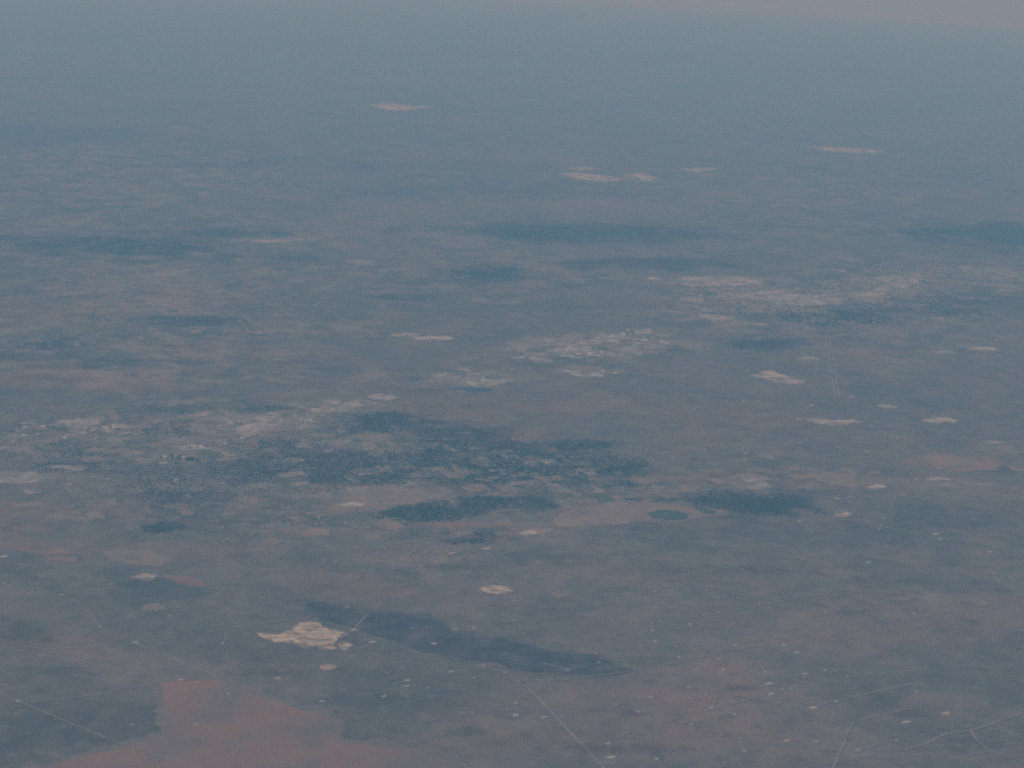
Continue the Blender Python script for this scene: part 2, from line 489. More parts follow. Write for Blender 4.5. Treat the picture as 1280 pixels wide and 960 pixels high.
def grown(pts, k):
    """A pixel outline pushed outwards by about k pixels, less so in depth."""
    n = len(pts)
    cw = sum(pts[i][0] * pts[(i + 1) % n][1] - pts[(i + 1) % n][0] * pts[i][1] for i in range(n)) > 0
    out = []
    for i in range(n):
        a, b, c = pts[i - 1], pts[i], pts[(i + 1) % n]
        nx, ny = c[1] - a[1], -(c[0] - a[0])
        l = math.hypot(nx, ny) or 1
        q = 1 if cw else -1
        out.append((b[0] + q * nx / l * k * 1.6, b[1] + q * ny / l * k * .8))
    return out


for i, (nm, mk, pts, amp) in enumerate(FIELDS):
    if mk in ('dark', 'darkgreen', 'red', 'warm', 'brown') and i not in (1, 11):
        fr = 'fringe' if mk.startswith('dark') else 'warmfringe'
        sheet('field_margin', grown(pts, {'dark': 3.2, 'warm': 6.0}.get(mk, 2.4)), M[fr], 0.24 + 0.01 * (i % 6), .3, 5, seed=900 + i)['kind'] = 'structure'
    o = sheet(nm, pts, M[mk], 0.62 if mk == 'crop' else 0.35 + 0.035 * (i % 6), amp, 4, seed=i)
    o['kind'] = 'structure'

for i, pts in enumerate([[(560, 486), (587, 484), (617, 487), (594, 491)], [(184, 660), (205, 656), (214, 660), (203, 662)]]):
    sheet('pond', pts, M['water'], 0.6, .1, 3, seed=40 + i)['kind'] = 'structure'

# ------------------------------------------------------------------ roads, runways
ROADS = [
    ([(0, 866), (30, 880), (133, 923), (247, 960), (330, 990)], 1.5), ([(165, 803), (270, 845), (330, 868)], 1.5), ([(0, 818), (50, 813), (173, 805), (313, 782), (352, 777)], 1.4),
    ([(30, 880), (130, 868), (200, 853)], 1.2), ([(0, 799), (60, 815), (170, 835), (205, 850)], 1.0), ([(640, 848), (660, 860), (700, 902), (754, 960), (790, 1000)], 1.5), ([(690, 850), (730, 866), (770, 882), (827, 897)], 1.3),
    ([(510, 907), (590, 892), (673, 885), (720, 880)], 1.0), ([(700, 851), (792, 839), (853, 827), (920, 812), (975, 804)], 1.5), ([(853, 857), (933, 872), (1005, 886), (1150, 853)], 1.6),
    ([(1030, 985), (1043, 957), (1066, 903), (1143, 885)], 1.6), ([(1066, 903), (1136, 925), (1176, 940)], 1.1), ([(1176, 953), (1233, 940)], 1.2), ([(1128, 939), (1160, 929), (1180, 918), (1216, 913), (1300, 885)], 1.9),
    ([(1213, 913), (1223, 928), (1240, 940), (1300, 957)], 1.5), ([(830, 780), (853, 775), (1000, 748), (1083, 733), (1136, 722)], 1.6), ([(1093, 687), (1166, 675)], 1.6), ([(1066, 650), (1166, 673), (1210, 677), (1270, 692), (1300, 697)], 2.0),
    ([(700, 658), (760, 656), (853, 652), (906, 640), (885, 634)], 2.0), ([(1120, 577), (1200, 594), (1300, 613)], 1.8), ([(1013, 627), (1100, 610), (1143, 603), (1160, 598)], 1.8), ([(1223, 625), (1266, 612)], 1.6),
    ([(0, 752), (77, 744), (127, 737)], 1.2), ([(442, 789), (500, 808), (554, 827), (630, 840), (700, 851)], 1.2), ([(460, 767), (448, 780), (440, 790)], 1.6), ([(435, 816), (452, 810), (466, 804)], 1.4),
    ([(1013, 632), (1090, 648), (1105, 652)], 1.5), ([(640, 737), (655, 733), (667, 722)], 1.2), ([(1060, 710), (1090, 726), (1160, 745), (1230, 765), (1290, 778)], 1.3), ([(853, 922), (900, 920), (950, 932), (990, 928)], 0.9),
    ([(200, 853), (300, 842), (380, 830)], 0.8), ([(427, 905), (470, 892), (560, 895)], 0.8), ([(270, 845), (345, 838)], 0.8), ([(880, 890), (950, 872)], 0.9),
    ([(1120, 622), (1102, 655), (1098, 664)], 1.3), ([(840, 412), (868, 410), (885, 406), (905, 408)], 2.0), ([(180, 577), (240, 561), (300, 546), (370, 522), (430, 503), (500, 492)], 3.0),
    ([(640, 447), (560, 468), (505, 491)], 2.2), ([(850, 420), (930, 395), (1060, 372), (1150, 346), (1300, 318)], 3.0), ([(1020, 360), (1150, 375), (1300, 388)], 2.0), ([(0, 612), (60, 606), (160, 598)], 2.0),
]
ROADS += [([(560, 962), (700, 935), (853, 905), (1005, 872)], .75), ([(1000, 962), (1140, 934), (1290, 903)], .7), ([(880, 700), (1020, 676), (1166, 650)], .8), ([(300, 770), (450, 742), (600, 715)], .75),
          ([(853, 700), (1066, 750), (1290, 803)], .8), ([(600, 715), (730, 752), (860, 790)], .7), ([(200, 690), (315, 724), (430, 760)], .7), ([(1000, 748), (1140, 788), (1290, 833)], .75), ([(0, 700), (90, 722), (200, 753)], .7), ([(400, 900), (560, 868), (640, 850)], .75)]
for pts, w in ROADS:
    road(pts, w * 1.1, M['road'])
for pts in ([(1032.5, 420), (1044, 500)], [(1037.5, 420), (1049, 497)]):
    road(pts, 2.3, M['asphalt'], name='runway')

# ------------------------------------------------------------------ pale pits
MOUND = {}


def mound_mesh(k):
    """Low spoil heap: uneven long ridge, unit length."""
    if k not in MOUND:
        rr_ = random.Random(100 + k)
        n, rings = 12, 4
        vs, fs = [], []
        for j in range(rings):
            q = 1 - j / rings
            for i in range(n):
                a = 2 * math.pi * i / n
                w = q * rr_.uniform(0.85, 1.15)
                vs.append((0.5 * w * math.cos(a), 0.2 * w * math.sin(a), 0.06 * (1 - q) ** 0.8 * rr_.uniform(0.85, 1.15) - (0.02 if j == 0 else 0)))
        vs.append((0, 0, 0.065))
        for j in range(rings - 1):
            for i in range(n):
                fs.append((j * n + i, j * n + (i + 1) % n, (j + 1) * n + (i + 1) % n, (j + 1) * n + i))
        for i in range(n):
            fs.append(((rings - 1) * n + i, (rings - 1) * n + (i + 1) % n, len(vs) - 1))
        me = mesh_py('spoil_heap', vs, fs, True)
        me.materials.append(M['caliche'])
        MOUND[k] = me
    return MOUND[k]


M['margin'] = mat('scraped_ground', (0.27, 0.235, 0.19), (0.18, 0.165, 0.14), 0.03)


def py_span(pts):
    return max(p[1] for p in pts) - min(p[1] for p in pts)


def pit(name, px_pts, label, cat, material='caliche', heaps=(), amp=.2, lift=0.85, seed=0, group=None):
    c = centre(px_pts)
    e = bpy.data.objects.new(name, None)
    e.location = c
    COL.objects.link(e)
    tag(e, label, cat, group)
    f = sheet('pit_floor', px_pts, M[material], lift, amp, 4, seed=seed, skirt=1.2, origin=c)
    f.parent = e
    if py_span(px_pts) > 3:
        g = sheet('scraped_margin', grown(px_pts, 2.4 if py_span(px_pts) > 20 else 1.8), M['margin'], lift - .12, .3, 4, seed=seed + 70, skirt=1.2, origin=c)
        g.parent = e
    for k, (hx, hy, ln, ang) in enumerate(heaps):
        x, y = ground_at(hx, hy)
        h = new_obj('spoil_heap', mound_mesh(k % 4), None, e)
        h.location = (x - c[0], y - c[1], gz(x, y) + lift - c[2] - 0.02)
        h.scale = (ln, ln, ln)
        h.rotation_euler = (0, 0, ang)
    return e


pit('quarry', [(319, 790), (336, 793), (350, 794), (366, 786), (374, 779), (389, 778), (402, 785), (414, 788), (430, 791), (421, 798), (415, 808), (421, 811), (410, 812), (398, 808), (386, 809), (374, 806), (356, 802), (343, 803), (338, 799)],
    'large cream quarry with ragged edges and dark streaks beside the dark pasture', 'quarry', heaps=[(384, 786, 26, .3), (392, 793, 30, -.4), (376, 796, 28, .2), (404, 797, 30, -.2), (360, 797, 22, .5), (412, 793, 22, -.5), (395, 803, 22, 0), (380, 802, 20, .6), (347, 798, 16, .2)], seed=3)
pit('quarry', [(424, 806), (437, 804), (440, 807), (435, 812), (428, 813)], 'small pale strip of dug ground just right of the large cream quarry', 'quarry', seed=4, heaps=[(432, 809, 10, .2)])
pit('quarry', [(600, 737), (608, 732), (618, 733), (636, 735), (641, 739), (630, 742), (612, 742)], 'bright tan quarry alone in the scrub above the dark pasture', 'quarry', heaps=[(615, 736, 18, .2), (628, 738, 18, -.3), (622, 740, 12, 0)], seed=5)
pit('quarry', [(690, 743), (700, 741), (707, 745), (698, 748)], 'faint dull clearing right of the bright tan quarry', 'clearing', 'brown', seed=6)
pit('quarry', [(993, 523), (1020, 523), (1036, 526), (1066, 525), (1079, 528), (1060, 531), (1046, 533), (1026, 530)], 'long pale pink bare patch below the end of the runways', 'quarry', 'caliche_far', heaps=[(1030, 527, 30, 0), (1055, 528, 30, .2)], seed=7)
pit('quarry', [(1153, 526), (1173, 522), (1186, 523), (1199, 526), (1173, 530)], 'diamond shaped pale pink bare patch near the right edge', 'quarry', 'caliche_far', heaps=[(1175, 526, 26, .1)], seed=8)
pit('quarry', [(954, 465), (966, 463), (983, 470), (1010, 477), (990, 480), (968, 476), (936, 470), (952, 469)], 'pale ragged bare patch left of the runways', 'quarry', 'caliche_far', heaps=[(970, 470, 30, -.3), (990, 476, 30, -.2)], seed=9)
pit('clearing', [(515, 421), (540, 421), (566, 422), (563, 425), (540, 426), (520, 424)], 'thin pale strip of bare ground left of the far industrial blocks', 'clearing', 'caliche_far', seed=10)
pit('clearing', [(1208, 435), (1225, 434), (1246, 436), (1240, 439), (1222, 438)], 'short pale strip near the right edge, level with the runways', 'clearing', 'caliche_far', seed=11)
pit('clearing', [(1164, 440), (1180, 439), (1198, 441), (1180, 443)], 'faint pale strip between the runways and the right edge', 'clearing', 'yard', seed=12)
pit('clearing', [(462, 131.5), (480, 130), (500, 131), (543, 134.5), (520, 137.5), (485, 138)], 'single cream streak farthest away near the top of the picture', 'clearing', 'caliche_far', seed=13, lift=2.0)
pit('clearing', [(1005, 184.5), (1040, 184.5), (1085, 187.5), (1115, 191), (1075, 191.5), (1030, 188)], 'long thin cream streak on the far plain at upper right', 'clearing', 'caliche_far', seed=14, lift=2.0)
pit('clearing', [(698, 218), (720, 216.5), (752, 220), (778, 224), (760, 227), (720, 222.5)], 'tan streak on the far plain, left one of a close pair', 'clearing', 'caliche_far', seed=15, lift=1.5)
pit('clearing', [(781, 219), (800, 217), (816, 221), (820, 228), (800, 226)], 'tan streak on the far plain, right one of a close pair', 'clearing', 'caliche_far', seed=16, lift=1.5)
pit('clearing', [(846, 211), (875, 210.5), (902, 212.5), (875, 215)], 'faint tan streak right of the close pair on the far plain', 'clearing', 'yard', seed=17, lift=1.5)
pit('clearing', [(714, 210), (735, 209), (745, 212), (725, 213)], 'tiny tan streak just above the close pair on the far plain', 'clearing', 'yard', seed=18, lift=1.5)
pit('clearing', [(808, 348), (816, 346.5), (826, 349), (820, 351.5)], 'small bright tan patch left of the far town', 'clearing', 'caliche_far', seed=19)
pit('clearing', [(1097, 506), (1108, 507), (1122, 510), (1112, 511)], 'thin slanting pale strip right of the runways end', 'clearing', 'caliche_far', seed=20)
pit('clearing', [(996, 447), (1008, 446), (1024, 449), (1012, 451)], 'small pale strip just left of the runways', 'clearing', 'yard', seed=21)
pit('clearing', [(98, 541.5), (105, 540), (111, 541), (106, 543)], 'tiny bright tan spot in the left suburbs', 'clearing', 'caliche_far', seed=22)
pit('clearing', [(328, 678), (343, 674), (354, 677), (345, 681)], 'orange tan bare spot below the red field left of centre', 'clearing', 'brown', seed=23)
pit('clearing', [(166, 721), (180, 718), (198, 720), (192, 724), (178, 725)], 'pale sandy patch at the tip of the dark scrub left of centre', 'clearing', 'yard', seed=24)
pit('clearing', [(176, 760), (188, 756), (204, 759), (196, 764)], 'dull brown patch below the dark scrub pasture', 'clearing', 'brown', seed=25)
pit('clearing', [(1158, 599), (1172, 597), (1188, 599), (1176, 602)], 'pale patch by the road below the red field at right', 'clearing', 'yard', seed=26)
pit('clearing', [(1084, 609), (1100, 606), (1108, 609), (1094, 612)], 'yellowish wedge of bare soil where the roads meet at right', 'clearing', 'caliche_far', seed=27)
pit('clearing', [(1043, 643), (1056, 641), (1066, 642), (1060, 646), (1046, 646)], 'yellow tan patch right of the wooded triangle', 'clearing', 'caliche', seed=28)
pit('clearing', [(648, 667), (662, 663), (672, 667), (660, 672)], 'pale bare patch at the lower edge of the city', 'clearing', 'caliche_far', seed=29)
pit('clearing', [(400, 833), (411, 831), (421, 834), (412, 838), (404, 837)], 'reddish tan spot below the large cream quarry', 'clearing', 'padred', seed=30)
pit('clearing', [(1224, 553), (1243, 552), (1260, 554), (1240, 556)], 'faint grey strip at the right edge above the red field', 'clearing', 'yard', seed=31)
pit('clearing', [(434, 327), (447, 326), (470, 328), (452, 331)], 'faint tan streak on the far plain left of the dark belt', 'clearing', 'yard', seed=32)
pit('clearing', [(488, 419), (505, 417), (527, 419), (508, 421)], 'small faint streak above the thin pale strip', 'clearing', 'yard', seed=33)
pit('clearing', [(470, 634), (486, 631), (494, 635), (480, 638)], 'small tan lot among the trees at the lower city edge', 'clearing', 'brown', seed=34)
pit('clearing', [(422, 631), (440, 628), (456, 631), (440, 637)], 'tan lot in the brown field left of the tree belt', 'clearing', 'caliche_far', seed=35)

# ------------------------------------------------------------------ well pads
PADS = [(442, 788), (466, 803), (516, 786), (543, 805), (434, 759), (514, 824), (459, 834), (484, 842), (509, 851), (509, 858), (494, 855), (535, 860), (480, 871), (564, 840), (593, 848), (605, 832), (626, 834), (632, 841),
        (658, 849), (678, 851), (682, 830), (710, 838), (693, 801), (745, 817), (748, 829), (798, 819), (819, 802), (815, 780), (816, 789), (845, 809), (849, 822), (851, 835), (830, 853), (814, 872), (761, 855), (749, 864), (730, 868), (740, 873),
        (769, 882), (797, 890), (784, 916), (812, 917), (760, 930), (764, 947), (821, 949), (710, 945), (704, 897), (673, 888), (645, 894), (645, 879), (590, 891), (534, 935), (764, 751), (717, 749), (642, 752), (594, 761), (642, 776), (695, 767), (592, 785),
        (570, 787), (844, 935), (844, 880), (680, 897), (863, 780), (866, 792), (912, 794), (920, 807), (899, 824), (904, 838), (950, 813), (980, 807), (997, 816), (950, 827), (956, 840), (870, 838), (911, 850), (961, 855), (964, 868), (989, 861), (1006, 843),
        (1015, 857), (1031, 838), (1060, 845), (915, 879), (889, 885), (919, 893), (894, 899), (864, 906), (986, 911), (926, 923), (901, 920), (984, 926), (874, 936), (931, 939), (959, 938), (906, 954), (1020, 927), (1017, 885), (1046, 877), (1073, 938), (1121, 926),
        (1133, 903), (1146, 865), (1183, 892), (1263, 915), (1211, 907), (861, 860), (895, 871), (1086, 703), (1170, 668), (1176, 674), (1202, 675), (1244, 684), (1238, 690), (1269, 690), (1242, 717), (1248, 726), (1265, 722), (1040, 652), (1000, 652), (1143, 767),
        (1016, 666), (1049, 559), (1068, 563), (1084, 565), (1000, 554), (1046, 623), (1064, 621), (1174, 586), (1179, 593), (1146, 599), (1190, 608), (1270, 612), (1015, 507), (930, 502), (918, 506), (949, 502), (963, 513), (933, 567), (1065, 496),
        (5, 696), (77, 744), (110, 765), (125, 784), (170, 803), (108, 824), (23, 827), (282, 793), (267, 846), (226, 850), (285, 868), (165, 906), (23, 877), (348, 848), (403, 877), (245, 906), (4, 730), (278, 805), (328, 748), (213, 770), (50, 772),
        (566, 692), (608, 686), (635, 681), (533, 680), (694, 694), (820, 740), (1003, 700)]
PAD_RED = {(984, 926), (1121, 926), (1146, 865), (566, 692), (226, 850), (899, 824)}
PAD_BIG = {(1133, 903): 1.5, (764, 947): 1.5, (1017, 885): 1.4, (984, 926): 1.3, (645, 894): 1.4, (466, 803): 1.3, (543, 805): 1.3, (1183, 892): 1.5, (442, 788): 1.2, (961, 855): 1.4, (964, 868): 1.2, (1170, 668): 1.3, (5, 696): 1.5, (226, 850): 1.2, (566, 692): 1.4, (608, 686): 1.4}
PAD_MESH = {}


def pad_mesh(k, mk):
    """Uneven gravel pad about 80 m across with a short access spur and a low rim."""
    if (k, mk) not in PAD_MESH:
        q = random.Random(500 + k)
        a, b = q.uniform(2.8, 4.6), q.uniform(1.7, 2.8)
        pts = [(-a, -b), (-a * .2, -b * 1.05), (a, -b), (a * 1.02, -0.5), (a + q.uniform(1, 4), -0.4), (a + 4, 0.3), (a, 0.5), (a, b), (0, b * 1.1), (-a, b)]
        p = ragged(pts, .10, 1, 600 + k)
        bm = bmesh.new()
        top = [bm.verts.new((v.x, v.y, 0.9)) for v in p]
        low = [bm.verts.new((v.x * 1.03, v.y * 1.03, -0.3)) for v in p]
        f = bm.faces.new(top)
        n = len(p)
        for i in range(n):
            bm.faces.new((top[i], low[i], low[(i + 1) % n], top[(i + 1) % n]))
        bmesh.ops.recalc_face_normals(bm, faces=bm.faces[:])
        bmesh.ops.triangulate(bm, faces=[x for x in bm.faces if len(x.verts) > 4])
        me = bpy.data.meshes.new('well_pad')
        bm.to_mesh(me)
        bm.free()
        me.materials.append(M[mk])
        PAD_MESH[(k, mk)] = me
    return PAD_MESH[(k, mk)]


NAMED = {(466, 803): 'pale well pad on the lower rim of the dark pasture beside the large quarry', (1133, 903): 'bright yellowish well pad with a short upright track, lower right',
         (1017, 885): 'pale well pad at the left end of the long straight road, lower right', (764, 947): 'bright cream well pad right of the slanting road at the bottom edge',
         (5, 696): 'pale pad at the left edge below the long red field', (566, 692): 'pinkish pad below the city tree belt, left of three', (608, 686): 'tan pad below the city tree belt, middle of three',
         (635, 681): 'pale grey pad below the city tree belt, right of three', (984, 926): 'reddish well pad near the bottom edge, right of centre', (1121, 926): 'reddish well pad under the forked roads, lower right'}
WEDGE = {(442, 788), (516, 786), (543, 805), (682, 830), (710, 838), (748, 829)}
# neighbourhoods: x0, x1, y0, y1 in the photograph, where the pads lie
AREAS = [(0, 200, 700, 850, 'on the scrub left of the large quarry'), (200, 430, 740, 830, 'around the large quarry'), (0, 300, 840, 960, 'by the large red field at bottom left'), (300, 430, 840, 960, 'right of the large red field'),
         (430, 600, 700, 800, 'above the dark pasture, left half'), (600, 780, 690, 815, 'above the dark pasture, right half'), (430, 540, 815, 848, 'just below the left part of the dark pasture'), (430, 600, 848, 960, 'at the bottom, left of centre'),
         (540, 640, 815, 848, 'just below the middle of the dark pasture'), (580, 700, 848, 905, 'around the top of the slanting road'), (700, 852, 840, 905, 'below the tip of the dark pasture'),
         (690, 852, 905, 960, 'at the bottom right of the slanting road'), (740, 860, 735, 840, 'right of the tip of the dark pasture'), (852, 935, 770, 845, 'right of the pasture tip, left part'), (935, 1080, 800, 850, 'right of the pasture tip, right part'),
         (852, 940, 845, 905, 'left of the long straight road, lower right'), (940, 1080, 850, 900, 'along the long straight road, lower right'), (852, 1100, 905, 960, 'along the bottom edge, right of centre'), (1080, 1280, 850, 960, 'by forked roads at lower right'),
         (1080, 1280, 655, 700, 'along the road near the right edge'), (980, 1280, 700, 770, 'on the open plain near the right edge'), (980, 1070, 615, 670, 'around the right tip of the wooded triangle'),
         (980, 1100, 540, 575, 'below the long pale pink patch at right'), (1130, 1280, 580, 615, 'below the red field at right'), (900, 1080, 490, 520, 'between the pale patches at right'), (0, 1280, 0, 960, 'left over on the plain right of the city')]
ORD = ['first', 'second', 'third', 'fourth', 'fifth', 'sixth', 'seventh', 'eighth', 'ninth', 'tenth', 'eleventh', 'twelfth', 'thirteenth', 'fourteenth']
NUM = ['', 'one', 'two', 'three', 'four', 'five', 'six', 'seven', 'eight', 'nine', 'ten', 'eleven', 'twelve', 'thirteen', 'fourteen']
by_area = {}
for p in PADS:
    if p in NAMED:
        continue
    ph = 'inside the dark wedge of pasture' if p in WEDGE else next(a[4] for a in AREAS if a[0] <= p[0] < a[1] and a[2] <= p[1] < a[3])
    by_area.setdefault(ph, []).append(p)
PAD_LABEL = {p: (l, 'well pads on the plain') for p, l in NAMED.items()}
for ph, ps in by_area.items():
    ps.sort()
    for k, p in enumerate(ps):
        PAD_LABEL[p] = ((f'{ORD[k]} from left of {NUM[len(ps)]} pads {ph}' if len(ps) > 1 else f'pale well pad {ph}'), 'well pads on the plain')


for i, (px_, py_) in enumerate(PADS):
    x, y = ground_at(px_, py_)
    mk = 'padred' if (px_, py_) in PAD_RED else ('pad' if (px_, py_) in PAD_BIG or random.random() < .45 else 'paddull')
    o = new_obj('well_pad', pad_mesh(i % 9, mk))
    o.location = (x, y, gz(x, y))
    far = 1.0 if py_ > 760 else (1.15 if py_ > 640 else 1.6)
    s = PAD_BIG.get((px_, py_), random.uniform(0.6, 0.95)) * far * .85
    o.scale = (s, s, 1)
    o.rotation_euler = (0, 0, random.choice((0, math.pi)) + 0.35 + random.uniform(-.15, .15))
    lab, grp = PAD_LABEL[(px_, py_)]
    tag(o, lab, 'well pad', grp)

# short dirt tracks from pad to pad
trnd = random.Random(21)
for i, p in enumerate(PADS):
    if p[1] < 640:
        continue
    near = sorted(((q[0] - p[0]) ** 2 + (3 * (q[1] - p[1])) ** 2, q) for q in PADS if q != p)
    for d2, q in near[:1 if trnd.random() < .6 else 2]:
        if 60 < d2 < 75 ** 2 and trnd.random() < .8:
            road([p, ((p[0] + q[0]) / 2 + trnd.uniform(-4, 4), (p[1] + q[1]) / 2 + trnd.uniform(-1, 1)), q], trnd.uniform(.5, .9), M['road'], lift=.68, name='track')

# ------------------------------------------------------------------ industrial yards and sheds
YARDS = [
    [(790, 414), (812, 410), (816, 417), (801, 417)], [(814, 416), (837, 419), (835, 422), (820, 420)], [(799, 423), (811, 424), (809, 427), (800, 426)], [(760, 419), (782, 415), (779, 427), (760, 429), (752, 424)],
    [(736, 425), (752, 423), (756, 430), (738, 427)], [(711, 431), (730, 428), (739, 436), (730, 441), (696, 445), (694, 439)], [(681, 437), (698, 434), (702, 438), (685, 440)], [(659, 445), (668, 446), (691, 450), (691, 453), (674, 453), (661, 449)],
    [(640, 447), (659, 445), (657, 448), (640, 450)], [(739, 445), (760, 441), (769, 442), (745, 446)], [(769, 438), (783, 434), (799, 436), (799, 440), (775, 440)], [(805, 433), (826, 436), (814, 437)],
    [(693, 461), (708, 463), (721, 467), (756, 468), (756, 471), (734, 472), (719, 470), (700, 464)], [(760, 465), (771, 464), (775, 467), (765, 468)], [(826, 425), (839, 429), (837, 431), (820, 428)],
    [(537, 470), (557, 463), (567, 472), (544, 473)], [(567, 462), (584, 460), (582, 464)], [(584, 480), (604, 470), (624, 480), (614, 485), (594, 484)], [(620, 472), (644, 475), (627, 477)],
    [(460, 497), (477, 492), (500, 497), (490, 502), (464, 502)], [(427, 507), (447, 500), (457, 507), (427, 517)], [(293, 537), (320, 518), (353, 520), (333, 540), (310, 547)], [(373, 512), (420, 510), (427, 517), (387, 517)],
    [(403, 500), (427, 500), (427, 507), (410, 505)], [(230, 517), (260, 515), (267, 519), (233, 521)], [(73, 525), (127, 525), (117, 532), (83, 532)], [(147, 542), (163, 540), (162, 544)], [(-5, 593), (40, 590), (67, 597), (33, 605), (-5, 605)],
    [(53, 583), (113, 585), (93, 590)], [(27, 613), (67, 615), (40, 618)], [(853, 347), (920, 346), (956, 355), (913, 357), (853, 357)], [(853, 372), (880, 372), (876, 378), (853, 377)], [(926, 378), (940, 380), (930, 383)],
    [(953, 363), (986, 365), (1026, 373), (1060, 373), (1040, 380), (980, 382), (926, 373), (920, 367)], [(1063, 369), (1106, 357), (1146, 347), (1148, 349), (1110, 362), (1066, 373)], [(870, 395), (903, 392), (913, 400), (890, 402)],
    [(920, 403), (960, 405), (953, 408)], [(1026, 337), (1060, 337), (1053, 340)], [(1193, 335), (1213, 332), (1213, 337)], [(1243, 333), (1260, 332), (1258, 335)], [(1163, 398), (1180, 397), (1176, 400)], [(300, 303), (350, 298), (393, 299), (350, 303)],
    [(74, 603), (97, 604), (84, 608)], [(103, 605), (120, 604), (116, 607)], [(1088, 349), (1140, 346), (1110, 352)],
]
for i, pts in enumerate(YARDS):
    sheet('yard', pts, M['yard'], 0.62 + 0.03 * (i % 5), .16, 3, seed=200 + i)['kind'] = 'structure'


lot_mats = ['yard', 'brown', 'farm', 'warmfringe', 'fringe', 'brown', 'farm']
rural_mats = ['brown', 'warmfringe', 'fringe', 'warmfringe', 'fringe']
lrnd = random.Random(77)
for cx, cy, bx, by, n, ang in ((150, 545, 170, 32, 70, .45), (330, 530, 110, 18, 48, .45), (740, 435, 90, 14, 30, .25), (590, 472, 48, 9, 16, .25), (470, 575, 210, 34, 50, .45), (650, 590, 130, 26, 40, .45), (560, 650, 130, 20, 26, .45), (800, 612, 90, 14, 22, .45), (330, 640, 130, 18, 26, .45), (130, 630, 130, 20, 22, .45),
                               (960, 368, 110, 18, 26, .1), (1100, 365, 90, 16, 18, .1), (1210, 345, 70, 12, 12, .1), (200, 350, 220, 45, 30, .3), (220, 410, 200, 30, 22, .3), (980, 590, 120, 20, 20, .45)):
    for _ in range(n):
        a, q = lrnd.uniform(0, 2 * math.pi), math.sqrt(lrnd.random())
        x, y = ground_at(cx + bx * q * math.cos(a), cy + by * q * math.sin(a))
        w, d = lrnd.uniform(6, 30), lrnd.uniform(5, 16)
        if lrnd.random() < .5: w, d = d, w
        ca, sa = math.cos(ang), math.sin(ang)
        pts = [(x + u * w * ca - v * d * sa, y + u * w * sa + v * d * ca) for u, v in ((-1, -1), (1, -1), (1, 1), (-1, 1))]
        o = sheet('vacant_lot', pts, M[lrnd.choice(rural_mats if cy > 600 or by > 28 and cy < 420 else lot_mats)], 0.44 + lrnd.uniform(0, .1), .12, 2, seed=lrnd.randrange(9999), px=False)
        o['kind'] = 'structure'


def shed_mesh(w, d, h):
    """Long metal shed with a low ridge; roof and walls have their own faces."""
    e = 0.15
    vs = [(-w, -d, -.3), (w, -d, -.3), (w, d, -.3), (-w, d, -.3), (-w, -d, h), (w, -d, h), (w, d, h), (-w, d, h), (-w, 0, h * 1.35), (w, 0, h * 1.35),
          (-w - e, -d - e, h * .98), (w + e, -d - e, h * .98), (w + e, 0, h * 1.4), (-w - e, 0, h * 1.4), (w + e, d + e, h * .98), (-w - e, d + e, h * .98)]
    walls = [(0, 1, 5, 4), (2, 3, 7, 6), (1, 2, 6, 9, 5), (3, 0, 4, 8, 7)]
    roofs = [(10, 11, 12, 13), (13, 12, 14, 15)]
    me = mesh_py('warehouse', vs, walls + roofs)
    me.materials.append(M['wall'])
    me.materials.append(M['roof'])
    for k in (4, 5):
        me.polygons[k].material_index = 1
    return me


SHEDS = [shed_mesh(w, d, h) for w, d, h in ((3.2, 2.2, .9), (5.5, 3.0, 1.0), (4.0, 4.0, 1.1), (7.5, 3.4, 1.0), (2.6, 1.8, .8))]


def scatter_in(px_pts, n, rnd):
    """n random ground points inside an outline."""
    w = [ground_at(*p) for p in px_pts]
    xs, ys = [p[0] for p in w], [p[1] for p in w]
    out = []
    tries = 0
    while len(out) < n and tries < 4000:
        tries += 1
        x, y = rnd.uniform(min(xs), max(xs)), rnd.uniform(min(ys), max(ys))
        c, j = False, len(w) - 1
        for i in range(len(w)):
            if (w[i][1] > y) != (w[j][1] > y) and x < (w[j][0] - w[i][0]) * (y - w[i][1]) / (w[j][1] - w[i][1]) + w[i][0]:
                c = not c
            j = i
        if c:
            out.append((x, y))
    return out


DISTRICT = [
    ([(640, 449), (700, 432), (790, 411), (838, 418), (838, 432), (770, 442), (690, 454)], 45, 0.25, 'pale flat shed in the far industrial blocks right of centre', 'sheds in the far industrial blocks'),
    ([(693, 461), (720, 464), (775, 465), (756, 472), (716, 471)], 12, 0.25, 'pale shed on the curved yard below the far industrial blocks', 'sheds on the curved yard'),
    ([(537, 470), (580, 460), (640, 475), (612, 485), (590, 484)], 18, 0.25, 'pale shed by the dark pond near the middle', 'sheds by the pond'),
    ([(427, 516), (455, 500), (478, 492), (500, 497), (470, 506)], 18, 0.45, 'pale shed at the upper right end of the highway strip', 'sheds at the end of the highway strip'),
    ([(180, 580), (300, 540), (420, 507), (432, 515), (330, 545), (200, 586)], 34, 0.45, 'pale shed along the highway strip leading to downtown', 'sheds along the highway strip'),
    ([(853, 346), (950, 350), (1060, 372), (1040, 384), (930, 384), (860, 378)], 30, 0.1, 'pale shed in the far town at upper right', 'sheds in the far town'),
    ([(-5, 520), (130, 522), (165, 545), (60, 556), (-5, 552)], 22, 0.3, 'pale shed in the left suburbs above downtown', 'sheds in the left suburbs'),
]
srnd = random.Random(5)
for pts, n, ang, lab, grp in DISTRICT:
    for (x, y) in scatter_in(pts, n, srnd):
        o = new_obj('warehouse', srnd.choice(SHEDS))
        o.location = (x, y, gz(x, y) + 0.75)
        s = srnd.uniform(0.7, 1.25) * (1.25 if y > 4000 else 1.0)
        o.scale = (s, s, 1)
        o.rotation_euler = (0, 0, ang + srnd.choice((0, math.pi / 2)))
        tag(o, lab, 'warehouse', grp)

